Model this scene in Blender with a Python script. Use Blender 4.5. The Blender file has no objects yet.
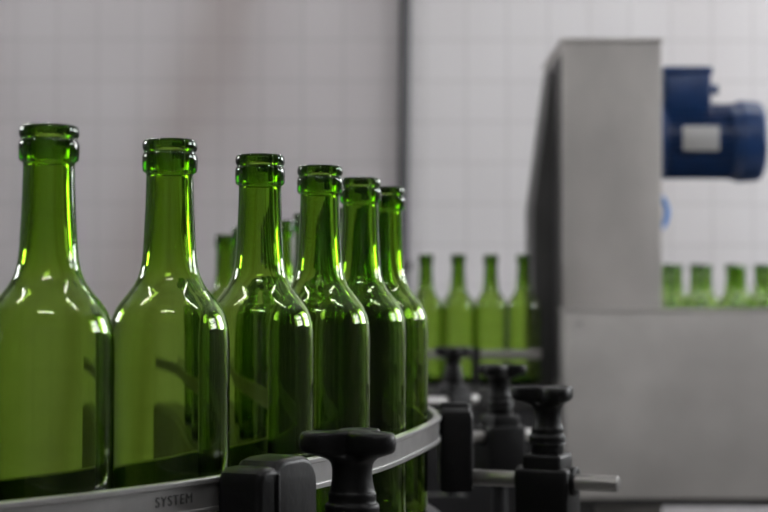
import bpy, bmesh, math, random
from mathutils import Vector, Matrix
random.seed(3)
sc=bpy.context.scene
COL=sc.collection
sc.view_settings.view_transform='Standard'
sc.view_settings.exposure=.38

# ---------------- materials ----------------
def new_mat(n):
    m=bpy.data.materials.new(n); m.use_nodes=True
    nt=m.node_tree; b=nt.nodes.get('Principled BSDF'); return m,nt,b
def plain(n,col,rough=.5,metal=0,noise=0.0,nscale=20,bump=0.0,stretch=(1,1,1),spec=.5):
    m,nt,b=new_mat(n)
    b.inputs['Roughness'].default_value=rough; b.inputs['Metallic'].default_value=metal
    b.inputs['Specular IOR Level'].default_value=spec
    b.inputs['Base Color'].default_value=(*col,1)
    if noise or bump:
        tc=nt.nodes.new('ShaderNodeTexCoord'); mp=nt.nodes.new('ShaderNodeMapping')
        mp.inputs['Scale'].default_value=stretch
        no=nt.nodes.new('ShaderNodeTexNoise'); no.inputs['Scale'].default_value=nscale; no.inputs['Detail'].default_value=4
        nt.links.new(tc.outputs['Object'],mp.inputs['Vector']); nt.links.new(mp.outputs[0],no.inputs['Vector'])
        cr=nt.nodes.new('ShaderNodeValToRGB')
        cr.color_ramp.elements[0].position=.3; cr.color_ramp.elements[1].position=.7
        cr.color_ramp.elements[0].color=(*[max(0,c*(1-noise)) for c in col],1)
        cr.color_ramp.elements[1].color=(*[min(1,c*(1+noise)) for c in col],1)
        nt.links.new(no.outputs['Fac'],cr.inputs[0]); nt.links.new(cr.outputs[0],b.inputs['Base Color'])
        if bump:
            bp=nt.nodes.new('ShaderNodeBump'); bp.inputs['Strength'].default_value=bump; bp.inputs['Distance'].default_value=.002
            nt.links.new(no.outputs['Fac'],bp.inputs['Height']); nt.links.new(bp.outputs[0],b.inputs['Normal'])
    return m
def tile_mat(n,col,mort,size,axes='XZ',dirt=.12,stain=False):
    m,nt,b=new_mat(n); N=nt.nodes; L=nt.links
    tc=N.new('ShaderNodeTexCoord'); sp=N.new('ShaderNodeSeparateXYZ'); cb=N.new('ShaderNodeCombineXYZ')
    L.new(tc.outputs['Object'],sp.inputs[0])
    L.new(sp.outputs[axes[0]],cb.inputs[0]); L.new(sp.outputs[axes[1]],cb.inputs[1])
    br=N.new('ShaderNodeTexBrick'); br.offset=0; br.squash=1
    br.inputs['Scale'].default_value=1/size
    br.inputs['Brick Width'].default_value=1; br.inputs['Row Height'].default_value=1
    br.inputs['Mortar Size'].default_value=.03; br.inputs['Mortar Smooth'].default_value=.1
    br.inputs['Color1'].default_value=(*col,1); br.inputs['Color2'].default_value=(*[c*.97 for c in col],1)
    br.inputs['Mortar'].default_value=(*mort,1)
    L.new(cb.outputs[0],br.inputs['Vector'])
    no=N.new('ShaderNodeTexNoise'); no.inputs['Scale'].default_value=.9; no.inputs['Detail'].default_value=3
    mp=N.new('ShaderNodeMapping'); mp.inputs['Scale'].default_value=(1.6,1,.45)
    L.new(tc.outputs['Object'],mp.inputs[0]); L.new(mp.outputs[0],no.inputs['Vector'])
    cr=N.new('ShaderNodeValToRGB'); cr.color_ramp.elements[0].position=.35; cr.color_ramp.elements[1].position=.62
    cr.color_ramp.elements[0].color=(1-dirt,1-dirt*1.15,1-dirt*1.2,1); cr.color_ramp.elements[1].color=(1,1,1,1)
    L.new(no.outputs['Fac'],cr.inputs[0])
    mx=N.new('ShaderNodeMix'); mx.data_type='RGBA'; mx.blend_type='MULTIPLY'; mx.inputs['Factor'].default_value=1
    L.new(br.outputs['Color'],mx.inputs['A']); L.new(cr.outputs[0],mx.inputs['B'])
    last=mx.outputs['Result']
    if stain:
        # faint brownish run-off stain down the tiles
        def M(op,a,b_=None):
            q=N.new('ShaderNodeMath'); q.operation=op
            for i,v in enumerate((a,b_)):
                if v is None: continue
                if isinstance(v,(int,float)): q.inputs[i].default_value=v
                else: L.new(v,q.inputs[i])
            return q.outputs[0]
        u=M('ADD',M('SUBTRACT',sp.outputs['X'],M('MULTIPLY',M('SUBTRACT',sp.outputs['Z'],1.48),.30)),.86)
        u=M('ADD',u,M('MULTIPLY',M('SUBTRACT',no.outputs['Fac'],.5),.25))
        g=M('POWER',2.718,M('MULTIPLY',M('MULTIPLY',u,u),-60))
        g=M('MULTIPLY',g,.42)
        m2=N.new('ShaderNodeMix'); m2.data_type='RGBA'; m2.blend_type='MULTIPLY'
        L.new(g,m2.inputs['Factor']); L.new(last,m2.inputs['A']); m2.inputs['B'].default_value=(.55,.46,.40,1)
        last=m2.outputs['Result']
    L.new(last,b.inputs['Base Color'])
    b.inputs['Roughness'].default_value=.4
    return m
def glass_mat():
    m=bpy.data.materials.new('green_bottle_glass'); m.use_nodes=True; nt=m.node_tree; nt.nodes.clear()
    o=nt.nodes.new('ShaderNodeOutputMaterial'); g=nt.nodes.new('ShaderNodeBsdfGlass'); g.inputs['IOR'].default_value=1.5
    g.inputs['Roughness'].default_value=0; g.inputs['Color'].default_value=(.99,1,.96,1)
    v=nt.nodes.new('ShaderNodeVolumeAbsorption'); v.inputs['Density'].default_value=460
    v.inputs['Color'].default_value=(.585,.755,0.02,1)
    nt.links.new(g.outputs[0],o.inputs['Surface']); nt.links.new(v.outputs[0],o.inputs['Volume'])
    return m
def emit(n,col,s):
    m=bpy.data.materials.new(n); m.use_nodes=True; nt=m.node_tree; nt.nodes.clear()
    o=nt.nodes.new('ShaderNodeOutputMaterial'); e=nt.nodes.new('ShaderNodeEmission')
    e.inputs[0].default_value=(*col,1); e.inputs[1].default_value=s
    nt.links.new(e.outputs[0],o.inputs[0]); return m
GLASS=glass_mat()
STEEL=plain('brushed_steel',(.42,.41,.40),.4,.8,.12,30,.1,(1,1,8))
STEELD=plain('dull_steel',(.09,.09,.09),.45,.6,.2,20)
STEELP=plain('matte_steel_panel',(.54,.52,.505),.5,.25,.16,4,.05)
STEELC=plain('worn_steel_column',(.45,.43,.415),.5,.25,.22,5,.05,(1,1,.5))
RAIL=plain('rail_steel',(.50,.495,.49),.34,.8,.08,60,.05)
DARKST=plain('dark_machine_metal',(.014,.014,.016),.5,.3,.3,9)
BASEM=plain('base_frame_metal',(.06,.06,.06),.5,.3,.3,9)
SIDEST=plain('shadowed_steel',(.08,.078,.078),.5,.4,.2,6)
BLACK=plain('black_plastic',(.0035,.0035,.004),.42,0,.3,80,.25,spec=.28)
CHAIN=plain('conveyor_slats',(.09,.09,.085),.45,.6,.15,40)
BLUE=plain('blue_motor_paint',(.008,.042,.15),.38,0,.15,20)
BLUEL=plain('blue_hose',(.06,.25,.7),.4)
LABEL=plain('nameplate',(.55,.55,.55),.4,.3)
WHITE=plain('white_frame',(.5,.5,.5),.5)
ENGR=plain('engraving',(.07,.07,.07),.6)

# ---------------- helpers ----------------
def obj_from_bm(name,bm,mats,parent=None,smooth=True,angle=35):
    me=bpy.data.meshes.new(name); bmesh.ops.recalc_face_normals(bm,faces=bm.faces); bm.to_mesh(me); bm.free()
    for m in (mats if isinstance(mats,(list,tuple)) else [mats]): me.materials.append(m)
    if smooth:
        for p in me.polygons: p.use_smooth=True
        try: me.set_sharp_from_angle(angle=math.radians(angle))
        except Exception: pass
    o=bpy.data.objects.new(name,me); COL.objects.link(o)
    if parent: o.parent=parent
    return o
def empty(name,loc=(0,0,0)):
    e=bpy.data.objects.new(name,None); COL.objects.link(e); e.location=loc; e.empty_display_size=.05; return e
def add_box(bm,x0,x1,y0,y1,z0,z1,bev=0,mi=0,seg=2):
    t=bmesh.new(); bmesh.ops.create_cube(t,size=1)
    for v in t.verts: v.co=Vector(((x0+x1)/2+v.co.x*(x1-x0),(y0+y1)/2+v.co.y*(y1-y0),(z0+z1)/2+v.co.z*(z1-z0)))
    if bev: bmesh.ops.bevel(t,geom=t.edges[:],offset=bev,segments=seg,profile=.5,affect='EDGES')
    merge(bm,t,mi)
def merge(bm,t,mi=0,M=None):
    if M is not None: bmesh.ops.transform(t,matrix=M,verts=t.verts)
    mp={v:bm.verts.new(v.co) for v in t.verts}
    for f in t.faces:
        try:
            nf=bm.faces.new([mp[v] for v in f.verts]); nf.material_index=mi
        except ValueError: pass
    t.free()
def add_cyl(bm,p0,p1,r,r2=None,seg=32,mi=0,bev=0):
    p0=Vector(p0);p1=Vector(p1); d=p1-p0; t=bmesh.new()
    bmesh.ops.create_cone(t,cap_ends=True,segments=seg,radius1=r,radius2=r if r2 is None else r2,depth=d.length)
    if bev:
        es=[e for e in t.edges if abs(e.verts[0].co.z-e.verts[1].co.z)<1e-6]
        bmesh.ops.bevel(t,geom=es,offset=bev,segments=3,profile=.5,affect='EDGES')
    M=Matrix.Translation((p0+p1)/2)@d.to_track_quat('Z','Y').to_matrix().to_4x4()
    merge(bm,t,mi,M)
def lathe(bm,prof,seg=64,mi=0,rf=None):
    rings=[]
    for r,z in prof:
        if r<1e-7: rings.append([bm.verts.new((0,0,z))])
        else: rings.append([bm.verts.new((r*(rf(a,r,z) if rf else 1)*math.cos(a),r*(rf(a,r,z) if rf else 1)*math.sin(a),z)) for a in [2*math.pi*i/seg for i in range(seg)]])
    for A,B in zip(rings,rings[1:]):
        for i in range(seg):
            j=(i+1)%seg
            if len(A)==1 and len(B)==1: continue
            if len(A)==1: f=[A[0],B[j],B[i]]
            elif len(B)==1: f=[A[i],A[j],B[0]]
            else: f=[A[i],A[j],B[j],B[i]]
            bm.faces.new(f).material_index=mi
def cr(P,n=6):
    out=[]; Q=[P[0]]+list(P)+[P[-1]]
    for i in range(1,len(Q)-2):
        a,b,c,d=[Vector(q) for q in Q[i-1:i+3]]
        for k in range(n):
            t=k/n
            out.append(.5*((2*b)+(c-a)*t+(2*a-5*b+4*c-d)*t*t+(3*b-a-3*c+d)*t**3))
    out.append(Vector(P[-1])); return out
def sweep(bm,path,o0,o1,z0,z1,mi=0,bev=0.0):
    n=len(path); secs=[]
    for i,p in enumerate(path):
        t=(path[min(i+1,n-1)]-path[max(i-1,0)]).normalized(); nr=Vector((t.y,-t.x))
        if bev:
            pr=[(o0+bev,z0),(o1-bev,z0),(o1,z0+bev),(o1,z1-bev),(o1-bev,z1),(o0+bev,z1),(o0,z1-bev),(o0,z0+bev)]
        else: pr=[(o0,z0),(o1,z0),(o1,z1),(o0,z1)]
        secs.append([bm.verts.new((p.x+nr.x*o,p.y+nr.y*o,z)) for o,z in pr])
    k=len(secs[0])
    for A,B in zip(secs,secs[1:]):
        for i in range(k):
            bm.faces.new([A[i],A[(i+1)%k],B[(i+1)%k],B[i]]).material_index=mi
    bm.faces.new(secs[0]).material_index=mi; bm.faces.new(secs[-1][::-1]).material_index=mi

CH=1.2           # camera height
BELT=.997        # conveyor surface
# ---------------- bottle ----------------
outer=[(0,17),(9,15.5),(18,10),(25,3.5),(29,.6),(31.5,0),(34,1.2),(35.8,4),(36.4,8),(36.5,20),(36.5,60),(36.5,110),(36.5,150),(36.5,168),(36.3,175),(35.7,182),(34.4,188.5),(32,194.5),(28.6,199.8),(24.8,204.6),(21.4,209.4),(18.9,214.5),(17.2,220.5),(16.1,229),(15.3,243),(14.6,260),(14.2,276)]
fin=[(14.2,278.0),(14.5,278.8),(15.7,279.5),(16.4,280.8),(16.6,283),(16.7,286.5),(16.6,289.3),(16.1,290.9),(15.5,291.8),(15.45,292.5),(16.0,293.4),(16.5,294.8),(16.5,297),(16.0,298.8),(15.0,299.8),(13.6,300.1),(11.6,300),(10.4,299.2),(9.7,297)]
inner=[(9.5,288),(9.6,272),(10.4,250),(11.6,233),(13.2,222),(15.9,214),(19.5,207),(24,201.3),(28,196),(30.9,190),(32.6,183),(33.4,174),(33.6,160),(33.6,100),(33.6,50),(33.5,18),(32.2,11.5),(28.5,8.8),(24,10.5),(16,17.5),(8,22),(0,23.5)]
def c2(P,n): return [(max(0,v.x)*1.035/1000,v.y/1000) for v in cr([(a,b) for a,b in P],n)]
prof=c2(outer,3)+c2(fin,3)+c2(inner,3)
prof[0]=(0,prof[0][1]); prof[-1]=(0,prof[-1][1])
bm=bmesh.new(); lathe(bm,prof,96)
first=obj_from_bm('wine_bottle',bm,GLASS,angle=180)
bottle_me=first.data
def bottle(x,y,z=BELT):
    if first.get('u') is None: o=first; o['u']=1
    else:
        o=bpy.data.objects.new('wine_bottle',bottle_me); COL.objects.link(o)
    o.location=(x,y,z+.0003); o.rotation_euler=(0,0,random.random()*6)
    return o
B=[(-.262,.905),(-.1918,.984),(-.1336,1.072),(-.0856,1.186),(-.0480,1.286),(-.0197,1.417),(.0015,1.535),(.000,1.660),(-.022,1.785),(-.052,1.905),(-.090,2.03),(-.133,2.21),(-.20,2.45),(-.252,2.74)]
for x,y in B: bottle(x,y)
path=cr([(-.50,.66),(-.37,.785)]+B+[(-.31,3.0),(-.42,3.3)],8)
for _ in range(12):
    path=[path[0]]+[(path[i-1]+path[i]*2+path[i+1])/4 for i in range(1,len(path)-1)]+[path[-1]]

# ---------------- conveyor (front) ----------------
conv=empty('bottle_conveyor')
bm=bmesh.new(); sweep(bm,path,-.041,.041,BELT-.006,BELT); 
obj_from_bm('slat_belt',bm,CHAIN,conv)
bm=bmesh.new()
sweep(bm,path,-.056,-.043,BELT-.14,BELT-.004,bev=.001); sweep(bm,path,.043,.056,BELT-.14,BELT-.004,bev=.001)
sweep(bm,path,-.0425,.0425,BELT-.12,BELT-.0065)
obj_from_bm('side_frame',bm,STEELD,conv)
bm=bmesh.new()
for i in range(4,len(path)-4,26):
    p=path[i]; add_cyl(bm,(p.x,p.y,0.012),(p.x,p.y,BELT-.1205),.024); add_cyl(bm,(p.x,p.y,0.001),(p.x,p.y,.012),.05)
obj_from_bm('legs',bm,STEEL,conv)

# ---------------- guide rails ----------------
RT=CH-.108
rail=empty('guide_rail')
def railprof(o,s):
    bm=bmesh.new()
    sweep(bm,path,o-.003,o+.003,RT-.021,RT,bev=.0008)
    a,b=(o+.003,o+.0048) if s>0 else (o-.0048,o-.003)
    sweep(bm,path,a,b,RT-.0035,RT,bev=.0005); sweep(bm,path,a,b,RT-.021,RT-.0175,bev=.0005)
    return bm
obj_from_bm('outer_rail',railprof(.0455,1),RAIL,rail)
rail2=empty('guide_rail')
obj_from_bm('inner_rail',railprof(-.0455,-1),STEELD,rail2)
def railpt(yd,off):
    best=None
    for i in range(1,len(path)-1):
        t=(path[i+1]-path[i-1]).normalized(); nr=Vector((t.y,-t.x)); q=path[i]+nr*off
        if best is None or abs(q.y-yd)<best[0]: best=(abs(q.y-yd),q,t,nr)
    return best[1:]
q,t,nr=railpt(1.004,.0488)
cu=bpy.data.curves.new('lettering','FONT'); cu.body='SYSTEM'; cu.size=.0085; cu.extrude=.0002; cu.space_character=1.2; cu.align_x='CENTER'; cu.align_y='CENTER'
to=bpy.data.objects.new('lettering',cu); COL.objects.link(to); cu.materials.append(ENGR); to.parent=rail
X=Vector((t.x,t.y,0)); Z=Vector((nr.x,nr.y,0)); Y=Vector((0,0,1))
to.matrix_world=Matrix.Translation((q.x,q.y,RT-.0105))@Matrix((X,Y,Z)).transposed().to_4x4()

# ---------------- brackets with star knobs ----------------
def knob(bm,x,y,ztop,rot=0):
    t=bmesh.new()
    def rf(a,r,z):
        if z<-.0175: return 1
        k=min(1,max(0,(z+.0175)/.004))
        c=(.5+.5*math.cos(3*a))**.8
        return 1*(1-k)+k*(.42+.58*c)
    P=[(0,-.052),(.0155,-.052),(.0163,-.050),(.0163,-.045),(.0145,-.043),(.0145,-.038),(.0135,-.036),(.0122,-.028),(.0126,-.021),(.0156,-.0172),(.0240,-.0145),(.0305,-.0125),(.0325,-.0098),(.0328,-.0055),(.0320,-.0022),(.0295,-.0005),(.023,-.0015),(.012,.0000),(0,.0005)]
    lathe(t,[(max(0,v.x),v.y) for v in cr(P,3)],72,0,rf)
    merge(bm,t,0,Matrix.Translation((x,y,ztop))@Matrix.Rotation(rot,4,'Z'))
def bracket(cl,kn,end,rot,t,ktop=CH-.081,rodz=CH-.166,W=.034):
    e=empty('guide_rail_bracket')
    ang=math.atan2(t.y,t.x)
    bm=bmesh.new()
    top=CH-.099; bot=CH-.178
    P=[(-W,bot),(-W,top-.013),(-W+.002,top-.0065),(-W+.008,top-.0035),(-W+.018,top-.0035),(-W+.022,top-.0045),(-W+.025,top-.001),(-.002,top+.0005),(W-.019,top+.0005),(W-.011,top-.0015),(W-.005,top-.006),(W-.001,top-.012),(W,top-.018),(W,bot)]
    tb=bmesh.new()
    D0,D1=-.021,.009
    A=[tb.verts.new((x,D0,z)) for x,z in P]; C=[tb.verts.new((x,D1,z)) for x,z in P]
    tb.faces.new(A); tb.faces.new(C[::-1])
    for i in range(len(P)):
        j=(i+1)%len(P); tb.faces.new([A[i],C[i],C[j],A[j]])
    bmesh.ops.recalc_face_normals(tb,faces=tb.faces)
    es=[ed for ed in tb.edges if abs(ed.verts[0].co.y-ed.verts[1].co.y)<1e-6]
    bmesh.ops.bevel(tb,geom=es,offset=.0045,segments=4,profile=.5,affect='EDGES')
    M=Matrix.Translation((cl[0],cl[1],0))@Matrix.Rotation(ang,4,'Z')
    merge(bm,tb,0,M)
    tb=bmesh.new(); add_box(tb,-W+.020,-W+.023,-.0225,-.018,bot+.006,top-.008,.001); merge(bm,tb,0,M)
    obj_from_bm('rail_clamp',bm,BLACK,e)
    bm=bmesh.new(); add_cyl(bm,(cl[0],cl[1],rodz),(end[0],end[1],rodz),.0072,bev=.001)
    obj_from_bm('steel_rod',bm,STEEL,e)
    bm=bmesh.new(); knob(bm,kn[0],kn[1],ktop,rot); obj_from_bm('star_knob',bm,BLACK,e,angle=50)
    bm=bmesh.new(); ra=math.atan2(end[1]-cl[1],end[0]-cl[0])
    M=Matrix.Translation((kn[0],kn[1],0))@Matrix.Rotation(ra,4,'Z')
    tb=bmesh.new()
    add_box(tb,-.018,.018,-.019,.019,rodz-.018,ktop-.060,.004,seg=3)
    add_box(tb,-.025,.025,-.021,.021,rodz-.055,rodz+.012,.004,seg=3)
    add_cyl(tb,(-.028,0,rodz),(.028,0,rodz),.0130,bev=.002)
    add_cyl(tb,(0,0,ktop-.064),(0,0,ktop-.050),.0150,bev=.001)
    merge(bm,tb,0,M); obj_from_bm('clamp_block',bm,BLACK,e)
    bm=bmesh.new(); add_cyl(bm,(kn[0],kn[1],rodz-.055),(kn[0],kn[1],BELT-.115),.009)
    best=min(path,key=lambda p:(p.x-kn[0])**2+(p.y-kn[1])**2); d=Vector((best.x-kn[0],best.y-kn[1])); L=d.length; d.normalize()
    M=Matrix.Translation((kn[0],kn[1],0))@Matrix.Rotation(math.atan2(d.y,d.x),4,'Z')
    tb=bmesh.new(); add_box(tb,-.02,L-.0562,-.02,.02,BELT-.121,BELT-.115,.001); merge(bm,tb,0,M)
    obj_from_bm('mounting_arm',bm,DARKST,e)
q,t,nr=railpt(1.058,.0575); bracket((q.x,q.y),(-.019,1.044),(.02,1.044),math.radians(195),t,W=.037)
q,t,nr=railpt(1.60,.0575); bracket((q.x,q.y),(.148,1.560),(.208,1.530),math.radians(170),t,W=.03)
q,t,nr=railpt(1.98,.0575); bracket((q.x,q.y),(.139,2.07),(.178,2.085),math.radians(10),t)
q,t,nr=railpt(2.55,.0575); bracket((q.x,q.y),(.112,2.78),(.15,2.80),math.radians(150),t)

# ---------------- background conveyor behind ----------------
c2o=empty('bottle_conveyor')
XL=-.19
bm=bmesh.new(); add_box(bm,XL,.358,3.94,4.06,BELT-.006,BELT); obj_from_bm('slat_belt',bm,CHAIN,c2o)
bm=bmesh.new(); add_box(bm,XL,.358,3.90,3.938,BELT-.05,BELT-.002,.003); add_box(bm,XL,.358,4.062,4.09,BELT-.05,BELT-.002,.003)
obj_from_bm('side_frame',bm,STEELD,c2o)
bm=bmesh.new(); add_box(bm,XL,.358,3.91,4.09,.42,BELT-.051,.004)
for x in (-.17,.25): add_box(bm,x,x+.06,3.95,4.05,.001,.42)
obj_from_bm('lower_cabinet',bm,DARKST,c2o)
bm=bmesh.new(); add_box(bm,XL,.358,3.925,3.935,1.058,1.078,.001)
obj_from_bm('guide_bar',bm,STEEL,c2o)
bm=bmesh.new()
for x in (-.12,.05,.20): add_box(bm,x,x+.018,3.905,3.9245,BELT-.05,1.085)
obj_from_bm('guide_posts',bm,DARKST,c2o)
for x in (-.052,.023,.097,.172,.2475,.3235): bottle(x,3.99+random.uniform(-.003,.003))

# ---------------- machine ----------------
mac=empty('stainless_machine')
bm=bmesh.new(); add_box(bm,.416,.647,4.0,4.49,.40,1.798,.006); 
add_box(bm,.412,.651,3.997,4.493,1.793,1.802,.002)
obj_from_bm('upright_column',bm,STEELC,mac)
bm=bmesh.new(); add_box(bm,.4125,.4158,4.03,4.46,1.0,1.77,.001)  # thin sheet on the column's left face, shade put into its dark colour
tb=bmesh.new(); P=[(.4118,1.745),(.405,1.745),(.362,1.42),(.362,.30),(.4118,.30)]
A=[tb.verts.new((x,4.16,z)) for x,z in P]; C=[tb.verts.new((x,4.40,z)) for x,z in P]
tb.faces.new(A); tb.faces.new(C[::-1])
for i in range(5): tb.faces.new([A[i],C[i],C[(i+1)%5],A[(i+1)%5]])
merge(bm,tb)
obj_from_bm('side_guard_and_shade',bm,SIDEST,mac,smooth=False)
bm=bmesh.new(); add_box(bm,.408,1.75,3.88,3.995,.745,1.17,.006)
add_box(bm,.404,1.754,3.876,3.997,1.166,1.174,.002)
obj_from_bm('housing_panel',bm,STEELP,mac)
bm=bmesh.new(); add_box(bm,.40,1.76,3.892,4.5,.728,.744,.003)
for x in (.42,1.68):
    for y in (3.9,4.42): add_box(bm,x,x+.06,y,y+.06,.001,.728)
obj_from_bm('base_frame',bm,BASEM,mac)
bm=bmesh.new()
for x in (.44,1.0,1.6):
    for z in (.78,1.14): add_cyl(bm,(x,3.88,z),(x,3.876,z),.006,seg=12)
obj_from_bm('bolts',bm,STEEL,mac)
# motor
mo=empty('electric_motor')
cy,cz=4.12,1.572
bm=bmesh.new()
add_cyl(bm,(.6475,cy,cz),(.665,cy,cz),.098,bev=.002)
add_cyl(bm,(.664,cy,cz),(.835,cy,cz),.080)
for i in range(36):
    a=2*math.pi*i/36; t=bmesh.new(); add_box(t,.675,.828,-.0022,.0022,.078,.090)
    merge(bm,t,0,Matrix.Translation((0,cy,cz))@Matrix.Rotation(a,4,'X'))
add_cyl(bm,(.825,cy,cz),(.842,cy,cz),.092,bev=.003)
obj_from_bm('finned_body',bm,BLUE,mo)
bm=bmesh.new(); add_cyl(bm,(.838,cy,cz),(.903,cy,cz),.099,.094,bev=.012)
obj_from_bm('fan_cover',bm,BLUE,mo)
bm=bmesh.new(); add_box(bm,.664,.775,cy-.055,cy+.05,cz+.07,cz+.160,.008); add_box(bm,.660,.779,cy-.059,cy+.054,cz+.155,cz+.174,.006)
add_cyl(bm,(.775,cy,cz+.125),(.80,cy,cz+.125),.012)
obj_from_bm('terminal_box',bm,BLUE,mo)
bm=bmesh.new(); add_box(bm,.70,.785,cy-.0945,cy-.089,cz-.030,cz+.028,.001); obj_from_bm('nameplate',bm,LABEL,mo)
bm=bmesh.new()
for k in range(4): add_cyl(bm,(.903,cy,cz),(.9045,cy,cz),.02+.015*k)
obj_from_bm('fan_grille',bm,DARKST,mo)
# blue hose: D-shaped loop coming out of the column's side and back in
t=bmesh.new(); r=.0075; n=24; vs=[]
for i in range(n+1):
    a=-math.pi/2+math.pi*i/n
    c=Vector((.6475+.030*math.cos(a),4.12,1.402+.042*math.sin(a))); ra=Vector((math.cos(a),0,math.sin(a)))
    vs.append([t.verts.new(c+ra*r*math.cos(b)+Vector((0,1,0))*r*math.sin(b)) for b in [2*math.pi*j/12 for j in range(12)]])
for i in range(n):
    for j in range(12): t.faces.new([vs[i][j],vs[i+1][j],vs[i+1][(j+1)%12],vs[i][(j+1)%12]])
t.faces.new(vs[0]); t.faces.new(vs[-1][::-1])
obj_from_bm('air_hose',t,BLUEL)

# ---------------- second background conveyor (right) ----------------
c3=empty('bottle_conveyor')
bm=bmesh.new(); add_box(bm,.6,3.0,5.08,5.42,BELT-.006,BELT); obj_from_bm('slat_belt',bm,CHAIN,c3)
bm=bmesh.new(); add_box(bm,.6,3.0,5.04,5.078,BELT-.12,BELT+.0,.003); add_box(bm,.6,3.0,5.422,5.46,BELT-.12,BELT,.003)
for x in (.7,1.8,2.9):
    for y in (5.04,5.42): add_box(bm,x,x+.04,y,y+.038,.001,BELT-.12)
obj_from_bm('side_frame',bm,STEELD,c3)
for i,x in enumerate((.842,.930,1.036,1.122,1.215,1.31,1.40)): bottle(x,5.14)
for i,x in enumerate((.895,.985,1.09,1.18,1.27)): bottle(x,5.26)

# ---------------- room ----------------
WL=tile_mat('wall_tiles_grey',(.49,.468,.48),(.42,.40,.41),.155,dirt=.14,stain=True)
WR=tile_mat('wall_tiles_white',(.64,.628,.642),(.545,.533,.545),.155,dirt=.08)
WS=tile_mat('wall_tiles_side',(.22,.215,.21),(.17,.17,.17),.155,'YZ')
WF=tile_mat('wall_tiles_front',(.19,.185,.18),(.14,.14,.14),.155)
FL=plain('concrete_floor',(.17,.165,.155),.45,0,.2,3)
CE=plain('ceiling_paint',(.38,.38,.38),.8)
def boxobj(n,a,m,parent=None,bev=0):
    bm=bmesh.new(); add_box(bm,*a,bev=bev); return obj_from_bm(n,bm,m,parent,smooth=False)
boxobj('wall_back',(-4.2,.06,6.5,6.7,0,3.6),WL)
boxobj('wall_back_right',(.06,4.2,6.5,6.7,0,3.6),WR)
boxobj('floor',(-4.2,4.2,-3.2,6.7,-.2,0),FL)
boxobj('ceiling',(-4.2,4.2,-3.2,6.7,3.6,3.8),CE)
boxobj('wall_left',(-4.2,-4.0,-3.0,6.5,0,3.6),WS)
boxobj('wall_right',(4.0,4.2,-3.0,6.5,0,3.6),WS)
boxobj('wall_front',(-4.2,4.2,-3.2,-3.0,0,3.6),WF)
pp=empty('wall_conduit')
bm=bmesh.new(); add_cyl(bm,(.060,6.476,.02),(.092,6.476,3.59),.020); obj_from_bm('pipe',bm,plain('conduit_grey',(.055,.055,.06),.5),pp)
bm=bmesh.new()
for z in (.5,1.3,2.6,3.3): add_box(bm,.045,.105,6.452,6.4995,z,z+.03,.002)
obj_from_bm('pipe_clips',bm,SIDEST,pp)
DAY=emit('daylight_pane',(.97,.985,1.0),12.0)
def window(n,axis,c,w,h,zc,cols=4,rows=2):
    e=empty(n)
    bmp=bmesh.new(); bmf=bmesh.new()
    def bx(bm,u0,u1,z0,z1,d0,d1):
        if axis=='L': add_box(bm,-4+d0,-4+d1,u0,u1,z0,z1)
        elif axis=='R': add_box(bm,4-d1,4-d0,u0,u1,z0,z1)
        else: add_box(bm,u0,u1,-3+d0,-3+d1,z0,z1)
    bx(bmp,c-w/2,c+w/2,zc-h/2,zc+h/2,.001,.01)
    for i in range(cols+1):
        u=c-w/2+w*i/cols; bx(bmf,u-.03,u+.03,zc-h/2-.03,zc+h/2+.03,.012,.05)
    for i in range(rows+1):
        z=zc-h/2+h*i/rows; bx(bmf,c-w/2-.03,c+w/2+.03,z-.03,z+.03,.012,.052)
    obj_from_bm('pane',bmp,DAY,e,False); obj_from_bm('frame',bmf,WHITE,e,False)
window('window_1','L',3.4,1.6,.9,2.5,3)
window('window_2','R',2.2,1.3,1.0,2.4,3)
window('window_3','R',4.9,2.2,1.3,2.4,3)
TUBE=emit('fluorescent_tube',(1,.985,.97),36.0)
for x,y in ((-1.5,1.0),(1.5,1.0),(-1.5,4.6),(1.5,4.6),(0,-.8)):  # the pair nearest the back wall is added to brighten that wall
    e=empty('ceiling_lamp')
    bm=bmesh.new(); add_box(bm,x-.65,x+.65,y-.09,y+.09,3.53,3.599,.01); obj_from_bm('housing',bm,WHITE,e)
    bm=bmesh.new(); add_cyl(bm,(x-.6,y-.04,3.51),(x+.6,y-.04,3.51),.016,seg=12); add_cyl(bm,(x-.6,y+.04,3.51),(x+.6,y+.04,3.51),.016,seg=12)
    obj_from_bm('tubes',bm,TUBE,e)
w=bpy.data.worlds.new('world'); sc.world=w; w.use_nodes=True
w.node_tree.nodes['Background'].inputs[0].default_value=(.6,.65,.7,1); w.node_tree.nodes['Background'].inputs[1].default_value=.3

# ---------------- camera ----------------
cd=bpy.data.cameras.new('camera'); cam=bpy.data.objects.new('camera',cd); COL.objects.link(cam); sc.camera=cam
cd.sensor_width=22.3; cd.lens=50
pitch=math.atan(40.3/1722)
cam.matrix_world=Matrix.Translation((0,0,CH))@Matrix.Rotation(math.pi/2+pitch,4,'X')@Matrix.Rotation(math.radians(.1),4,'Z')
cd.dof.use_dof=True; cd.dof.focus_distance=1.16; cd.dof.aperture_fstop=5.6
cd.clip_start=.02
